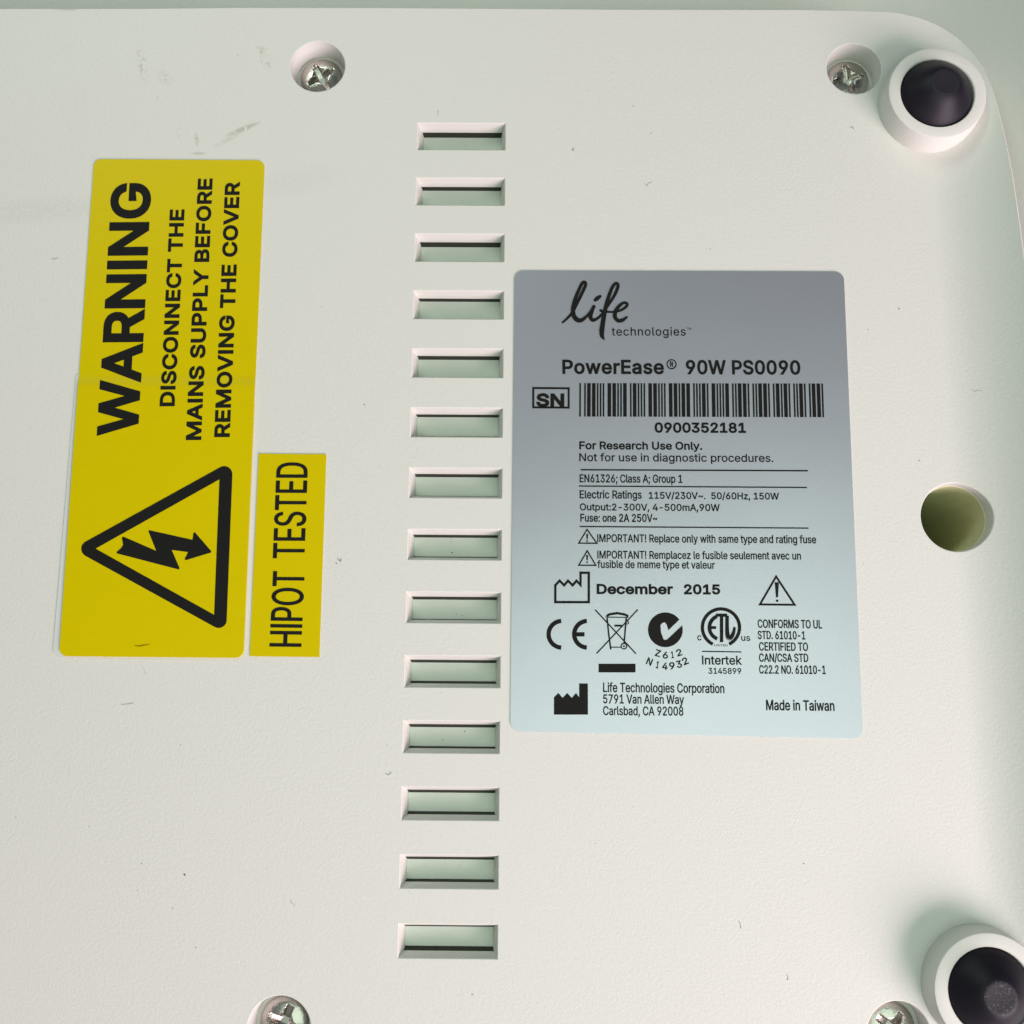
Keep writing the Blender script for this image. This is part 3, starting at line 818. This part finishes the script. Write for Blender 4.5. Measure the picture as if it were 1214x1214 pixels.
TV = [(106.5, 650.8), (266.3, 562.5), (259.6, 735)]
inner = [(113.9, 650.6), (260.6, 568.6), (254.3, 729.0)]
W.poly([round_tri(TV, 9.6), inner], bm)
W.finish('warning_triangle', bm)
bm = bmesh.new()
k = 5.519
W.poly([(90 + x / k, 540 + y / k) for x, y in ((310, 533), (316, 533), (528, 625), (478, 499), (482, 490), (765, 553), (772, 508), (782, 504), (888, 627), (886, 636), (722, 686), (713, 680), (737, 633), (630, 619), (681, 738), (676, 747), (272, 642), (268, 634), (300, 606), (312, 585), (304, 542))], bm)
W.finish('lightning_bolt', bm)
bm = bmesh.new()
W.stroke([(160, 765), (165, 766.2), (171, 765), (178, 763.8)], [0.6, 1.3, 1.1, 0.5], bm)  # shade of a small wrinkle, drawn as a dark yellow line
W.finish('crease_shade_line', bm, M_CREASE_SHADE)

test = sticker_body('test_sticker', [(307, 538), (387, 538.8), (378.8, 779), (296.3, 778)], 0, 0.012, M_PAPER)
tag(test, 'small yellow HIPOT TESTED sticker in thin black capitals beside the larger one', 'sticker')
Tt = Sticker(test, 0.0155)
Tt.text('HIPOT', (357.3, 767), (361.3, 677.5), (319.4, 766.2), 0.035, 0.02)
Tt.text('TESTED', (361.0, 662), (365.2, 548.2), (323.4, 661.5), 0.035, 0.02)

plate = sticker_body('rating_label', [(610, 321), (1000, 322.3), (1023, 876), (605, 867)], 0.125, 0.012, M_SILVER)
tag(plate, 'silver rating label with black print, barcode and certification marks right of the vent slots', 'rating label')
R = Sticker(plate, 0.0155)


def za(x, y): return (600 + x / 5.518, 315 + y / 5.518)
def zb(x, y): return (600 + x / 5.518, 500 + y / 5.518)
def zc(x, y): return (600 + x / 5.518, 670 + y / 5.518)
def zd(x, y): return (810 + x / 5.518, 670 + y / 5.518)


def line(s, x0, y0, x1, y1, top, w=0.0, **kw):
    R.text(s, (x0, y0), (x1, y1), (x0, top), w, **kw)


# script logo
bm = bmesh.new()
SW = 16
for pts, ws in (
        ([(366, 374), (400, 344), (432, 308), (456, 262), (484, 205), (508, 155), (521, 122), (514, 107), (496, 118), (472, 168), (450, 225), (438, 280), (442, 325), (462, 352), (490, 358), (522, 336), (550, 305), (572, 268)],
         [9, 13, 15, 16, 17, 17, 16, 14, 16, 17, 19, 22, 23, 24, 20, 14, 13, 14]),
        ([(577, 262), (560, 300), (552, 335), (566, 355), (592, 348), (622, 322), (650, 285), (680, 240), (708, 195), (728, 150), (732, 122), (716, 117), (696, 140), (674, 195), (656, 255), (642, 320), (632, 380), (626, 430), (628, 460), (641, 482)],
         [16, 20, 21, 19, 14, 12, 12, 14, 16, 17, 15, 14, 16, 18, 20, 22, 24, 25, 20, 6]),
        ([(616, 292), (640, 300), (672, 302), (706, 302), (744, 294), (776, 276), (793, 256), (784, 243), (762, 246), (734, 270), (714, 306), (713, 338), (734, 360), (762, 356), (792, 336)],
         [14, 13, 10, 10, 12, 14, 14, 13, 14, 18, 21, 20, 19, 18, 8]),
        ([(580, 227), (596, 214), (616, 200)], [14, 22, 14])):
    P, Wd = smooth_line(pts, ws)
    P = [za(*p) for p in P]
    Wd = [w_ * 1.3 / 5.518 for w_ in Wd]
    # laid as short overlapping dabs of the pen, each a hair above the one before
    for q in range(len(P) - 1):
        R.poly(stroke_outline([P[q], P[q + 1]], [Wd[q], Wd[q + 1]]), bm, 0.00006 * q)
        R.poly(circle(P[q + 1], Wd[q + 1] / 2, 12), bm, 0.00006 * q + 0.00003)
R.finish('script_logo', bm)
line('technologies', 725.2, 397.9, 813, 397.9, 388.0, 0.02, track=30)
bm = bmesh.new()
R.text('TM', (814.5, 390.7), (819.4, 390.9), (814.5, 388.2), 0.0, bm=bm)
R.finish('lettering', bm)
line('PowerEase', 666.7, 443.3, 787.4, 443.6, 426.3, 0.095, track=18)
bm = bmesh.new()
R.poly([circle((796.2, 431.8), 6.0, 32), circle((796.2, 431.8), 4.6, 32)[::-1]], bm)
R.text('R', (794.4, 434.8), (798.6, 434.8), (794.4, 428.6), 0.12, bm=bm)
R.finish('registered_mark', bm)
line('90W PS0090', 813.4, 443.8, 949.2, 444.2, 426.8, 0.09, track=14)
# serial number box
bm = bmesh.new()
R.stroke([(632.2, 460.0), (674.2, 460.3), (674.2, 483.2), (632.2, 482.9)], 2.4, bm, closed=True)
R.text('SN', (635.6, 482.3), (669, 482.6), (635.6, 466.2), 0.16, bm=bm)
R.finish('serial_box', bm)
# bar code: wide and narrow bars, nine elements to the character
C39 = {'0': 'nnnwwnwnn', '1': 'wnnwnnnnw', '2': 'nnwwnnnnw', '3': 'wnwwnnnnn', '5': 'wnnwwnnnn', '8': 'wnnwnnwnn', '9': 'nnwwnnwnn', '*': 'nwnnwnwnn'}
els = []
for ch in '*0900352181*':
    for q, e in enumerate(C39[ch]):
        els.append((2.35 if e == 'w' else 1.0, q % 2 == 0))
    els.append((1.0, False))
tot = sum(e[0] for e in els[:-1])
bm = bmesh.new()
x = 0.0
for wd, black in els:
    if black:
        f0, f1 = x / tot, (x + wd) / tot
        g = 0.0004
        a, b = 687.0 + (975.6 - 687.0) * (f0 - g), 687.0 + (975.6 - 687.0) * (f1 + g)
        c, d = 686.8 + (977.0 - 686.8) * (f0 - g), 686.8 + (977.0 - 686.8) * (f1 + g)
        R.poly([(a, 454.2 + .5 * f0), (b, 454.2 + .5 * f1), (d, 493.8 + .8 * f1), (c, 493.8 + .8 * f0)], bm)
    x += wd
R.finish('barcode', bm)
line('0900352181', 776.2, 513.0, 884.6, 513.3, 500.8, 0.12)
line('For Research Use Only.', 686.8, 532.7, 832.6, 533.4, 523.2, 0.095)
line('Not for use in diagnostic procedures.', 686.8, 546.8, 917.0, 547.8, 537.3, 0.04)
bm = bmesh.new()
R.stroke([(688.4, 556.9), (957.8, 558.1)], 1.7, bm)
R.stroke([(686.2, 576.2), (956.8, 577.9)], 1.5, bm)
R.stroke([(687.2, 624.2), (958.6, 626.1)], 1.5, bm)
R.finish('ruled_line', bm)
line('EN61326; Class A; Group 1', 687.2, 571.9, 809.2, 572.6, 562.2, 0.055)
line('Electric Ratings', 687.2, 590.9, 761, 591.3, 581.2, 0.055)
line('115V/230V~.  50/60Hz, 150W', 769.2, 591.4, 923.8, 592.4, 583.2, 0.065)
line('Output:2-300V, 4-500mA,90W', 687.4, 605.1, 853.6, 606, 596.8, 0.065)
line('Fuse: one 2A 250V~', 688, 618.6, 779.4, 619.0, 609.0, 0.065)
for ap, bl, br, tx in (((696, 627.6), (686.2, 643.9), (707.6, 644.1), 637), ((696.2, 653.0), (686.2, 670.1), (706.4, 670.2), 662)):
    bm = bmesh.new()
    R.stroke([ap, br, bl], 1.6, bm, closed=True)
    R.stroke([(696.1, tx - 4.0), (696.1, tx + 2.3)], [2.5, 1.5], bm)
    R.poly(circle((696.1, tx + 4.5), 1.1, 10), bm)
    R.finish('caution_triangle', bm)
line('IMPORTANT! Replace only with same type and rating fuse', 708, 642.7, 967.8, 644.3, 633.2, 0.055)
line('IMPORTANT! Remplacez le fusible seulement avec un', 708.2, 662.2, 949.8, 663.6, 652.8, 0.055)
line('fusible de meme type et valeur', 708.2, 673.4, 847.6, 674.4, 664.2, 0.055)
bm = bmesh.new()
for p0, p1, w_ in (((709, 706), (712, 712), .7), ((703, 719), (713, 715), .8), ((709, 733), (715, 745), .6), ((700, 764), (714, 757), .7), ((716, 752), (712, 758), .5)):
    R.stroke([p0, ((p0[0] + p1[0]) / 2 + .4, (p0[1] + p1[1]) / 2), p1], [w_ * .4, w_, w_ * .3], bm, dz=-0.002)
R.finish('scratch', bm, M_SCRATCH)
# maker and date symbols, two factories: outlined and solid
bm = bmesh.new()
R.stroke([zb(*p) for p in ((322, 1180), (322, 1070), (350, 1040), (380, 1070), (405, 1040), (435, 1070), (461, 1040), (487, 1068), (487, 988), (541, 988), (541, 1180))], 2.9, bm, closed=True)
R.finish('factory_symbol', bm)
bm = bmesh.new()
R.poly([zc(*p) for p in ((313, 978), (313, 865), (342, 836), (370, 868), (400, 836), (430, 868), (458, 836), (478, 864), (478, 774), (535, 774), (536, 978))], bm)
R.finish('factory_symbol', bm)
line('December', 707.4, 704.4, 798, 704.7, 692.2, 0.14)
line('2015', 810.9, 704.7, 854, 704.9, 692.6, 0.14)
bm = bmesh.new()
R.stroke([(920.2, 683.5), (942.2, 717.0), (901.0, 716.6)], 2.4, bm, closed=True)
R.stroke([(921.0, 690.3), (921.2, 708.2)], [5.0, 2.4], bm)
R.poly(circle((921.4, 712.2), 1.5, 12), bm)
R.finish('caution_triangle', bm)
# conformity letters
bm = bmesh.new()
R.stroke(arc((666.2, 752.0), 15.8, -93, -267, 28), 5.2, bm)
R.stroke(arc((696.6, 752.0), 15.8, -93, -267, 28), 5.2, bm)
R.poly([(679.5, 749.5), (693.0, 749.5), (693.0, 754.6), (679.5, 754.6)], bm, 0.0004)
R.finish('conformity_mark', bm)
# crossed-out bin
bm = bmesh.new()
R.stroke([zc(583, 292), zc(850, 580)], 1.6, bm)
R.stroke([zc(862, 290), zc(592, 578)], 1.6, bm, dz=0.0003)
R.stroke([zc(650, 340), zc(800, 342)], 1.2, bm, dz=0.0006)
R.stroke([zc(658, 334), zc(676, 322), zc(728, 314), zc(780, 324), zc(800, 336)], 2.8, bm, dz=0.0009)
R.stroke([zc(661, 346), zc(670, 440), zc(685, 552)], 1.9, bm, dz=0.0012)
R.stroke([zc(786, 346), zc(778, 440), zc(772, 512)], 1.9, bm, dz=0.0012)
R.stroke([zc(680, 537), zc(752, 537)], 1.2, bm, dz=0.0015)
R.stroke([zc(708, 396), zc(758, 396)], 2.4, bm, dz=0.0018)
R.poly([circle(zc(771, 530), 4.0, 24), circle(zc(771, 530), 2.6, 24)[::-1]], bm, 0.0021)
R.poly(circle(zc(771, 530), 1.2, 12), bm, 0.0021)
R.poly([circle(zc(792, 376), 2.3, 16), circle(zc(792, 376), 1.1, 16)[::-1]], bm, 0.0021)
R.finish('bin_symbol', bm)
bm = bmesh.new()
R.poly([zc(605, 645), zc(847, 645), zc(847, 702), zc(605, 702)], bm)
R.finish('printed_bar', bm)
# disc with a tick left open in it
bm = bmesh.new()
disc = arc(zc(1042, 423), 20.6, -15, 324, 60)
R.poly(disc + [zc(*p) for p in ((1062, 426), (1052, 392), (1040, 375), (1026, 376), (1010, 392), (1014, 440), (1030, 484), (1040, 490), (1056, 484))], bm)
R.finish('tick_mark', bm)


def turned(s, spots, hgt, wid, w):
    bm = bmesh.new()
    for ch, (cx, cy, a) in zip(s, spots):
        cx, cy = zc(cx, cy)
        wd = wid * (0.45 if ch == '1' else 1)
        ca, sa = math.cos(math.radians(a)), math.sin(math.radians(a))

        def q(dx, dy): return (cx + dx * ca - dy * sa, cy + dx * sa + dy * ca)
        R.text(ch, q(-wd / 2, hgt / 2), q(wd / 2, hgt / 2), q(-wd / 2, -hgt / 2), w, bm=bm)
    R.finish('lettering', bm)


turned('Z612', [(994, 576, 16), (1043, 589, 5), (1089, 586, -6), (1132, 572, -18)], 8.2, 6.4, 0.08)
turned('N14932', [(939, 631, 24), (992, 652, 12), (1040, 661, 6), (1086, 659, -5), (1132, 648, -14), (1172, 628, -24)], 8.6, 6.6, 0.08)
# certification roundel
bm = bmesh.new()
cc = zd(247, 408)
R.stroke(arc(cc, 22.0, 116, 424, 64), 4.0, bm)
R.stroke(arc(zd(250, 408), 14.2, -112, -250, 24), 4.4, bm, dz=0.0003)
R.poly([zd(168, 399), zd(216, 399), zd(216, 418), zd(168, 418)], bm, 0.0006)
R.poly([zd(214, 317), zd(288, 317), zd(288, 338), zd(214, 338)], bm, 0.0009)
R.poly([zd(240, 330), zd(262, 330), zd(262, 504), zd(240, 504)], bm, 0.0012)
P, Wd = smooth_line([(287, 330), (287, 400), (289, 450), (297, 480), (315, 470), (330, 440), (336, 405)], [24, 24, 28, 30, 28, 22, 14])
for q in range(len(P) - 1):
    R.poly(stroke_outline([zd(*P[q]), zd(*P[q + 1])], [Wd[q] / 5.518, Wd[q + 1] / 5.518]), bm, 0.0014 + 0.00005 * q)
R.text('LISTED', zd(203, 530), zd(292, 532), zd(203, 517), 0.04, bm=bm)
R.text('c', zd(92, 492), zd(120, 493), zd(92, 458), 0.06, ref=390, bm=bm)
R.text('us', zd(380, 495), zd(439, 496), zd(380, 463), 0.06, ref=390, bm=bm)
R.stroke([zd(123, 564), zd(380, 568)], 1.4, bm)
R.finish('certification_mark', bm)
line('Intertek', 832.4, 787.9, 879.8, 788.2, 777.2, 0.055)
line('3145899', 839.9, 798.9, 878.9, 799.1, 791.8, 0.055)
line('CONFORMS TO UL', 898.4, 744.4, 974.9, 745.3, 734.3, 0.055)
line('STD. 61010-1', 898.4, 757.7, 955.0, 758.3, 747.8, 0.055)
line('CERTIFIED TO', 900.0, 771.4, 958.2, 771.9, 761.3, 0.055)
line('CAN/CSA STD', 900.0, 784.6, 958.6, 785.0, 774.6, 0.055)
line('C22.2 NO. 61010-1', 900.2, 798.7, 979.2, 799.3, 788.5, 0.055)
line('Life Technologies Corporation', 715, 820.6, 859, 821.9, 809.2, 0.05)
line('5791 Van Allen Way', 715, 834, 811.2, 834.8, 823.1, 0.05)
line('Carlsbad, CA 92008', 715, 847.9, 810.4, 848.6, 837.1, 0.05)
line('Made in Taiwan', 908.4, 842.0, 989.6, 843.0, 829.6, 0.055)

# ------------------------------------------------------------------ dust
random.seed(4)
bm = bmesh.new()


def speck(px, py, r, depth=0.0):
    p = at(px, py, depth)
    z = (zf(p.x) if depth == 0 else depth) + r * 0.3
    res = bmesh.ops.create_icosphere(bm, subdivisions=1, radius=r, matrix=Matrix.Translation((p.x, p.y, z)) @ Matrix.Rotation(random.random() * 3, 4, 'Z') @ Matrix.Diagonal((1.0, random.uniform(.5, 1), .5, 1)))


def fibre(pts, r, z=0.0):
    P, _ = smooth_line(pts, [1] * len(pts), 4)
    prev = None
    for px, py in P:
        p = at(px, py); zz = z + zf(p.x) + r
        ring = [bm.verts.new((p.x + r * math.cos(a), p.y + r * math.sin(a) * .6, zz + r * math.sin(a))) for a in (0, 2.1, 4.2)]
        if prev:
            for i in range(3):
                bm.faces.new((prev[i], prev[(i + 1) % 3], ring[(i + 1) % 3], ring[i]))
        prev = ring


for px, py, r in ((751, 126, .010), (772, 158, .010), (432, 480, .012), (219, 1037, .016), (168, 1024, .010), (205, 1077, .010),
                  (560, 1179, .012), (1066, 366, .013), (1090, 546, .010), (953, 1024, .012), (163, 1056, .007), (232, 1123, .009), (106, 980, .009),
                  (282, 66, .008), (187, 116, .010), (842, 295, .010), (1029, 391, .008), (404, 664, .012), (399, 668, .012), (214, 883, .007), (19, 969, .008),
                  (381, 364, .008), (459, 884, .008), (484, 1057, .007), (1181, 188, .008), (843, 97, .007), (727, 86, .007), (706, 1000, .008), (1024, 668, .007), (903, 874, .007),
                  (1160, 352, .006), (730, 75, .006), (1000, 110, .006), (1090, 161, .012), (1095, 163, .008), (524, 822, .007)):
    speck(px, py, r * 0.8)
for px, py, r in ((552, 173, .007), (548, 238, .006), (536, 655, .011), (535, 642, .006), (548, 730, .009), (541, 728, .006), (551, 867, .009), (525, 877, .007),
                  (528, 1024, .006), (503, 1027, .005), (545, 1025, .004), (570, 374, .005), (515, 1120, .005), (560, 800, .004), (575, 960, .005), (530, 510, .004)):
    speck(px, py, r, Z2)
SPECK_FACES = set(bm.faces)
for pts, r in (([(679, 179), (680, 177.5), (680.6, 176)], .007), ([(764, 218), (767, 220.5), (769, 217.5), (773, 216.5)], .0035), ([(457, 917), (460, 918.5), (463.5, 917), (463.8, 915.5)], .005),
               ([(144, 835.5), (150, 835), (157, 834), (158, 833)], .004), ([(345, 1067), (346, 1070.5), (350, 1073.5)], .004), ([(1009, 151.5), (1011, 151), (1012, 153)], .006),
               ([(1151, 463), (1154, 465.5), (1158, 464.5), (1161, 466)], .003), ([(876, 1092), (878, 1097), (878, 1101)], .004), ([(933, 1155), (934.5, 1159), (933.5, 1162)], .004),
               ([(62, 308), (65, 307), (69, 306.5)], .005), ([(401, 662), (403, 666), (405, 663)], .006), ([(640, 643), (642, 644)], .004), ([(168, 789), (171, 794), (173, 800)], .0025),
               ([(520, 131), (519, 137)], .003)):
    fibre(pts, r * 0.8, 0.0)
for f in bm.faces:
    f.material_index = 0 if f in SPECK_FACES else 1
dust = link_mesh('dust', bm, M_DUST)
dust.data.materials.append(M_LINT)
tag(dust, 'dark dust specks and short fibres scattered over the off-white plastic', 'dust', kind='stuff')
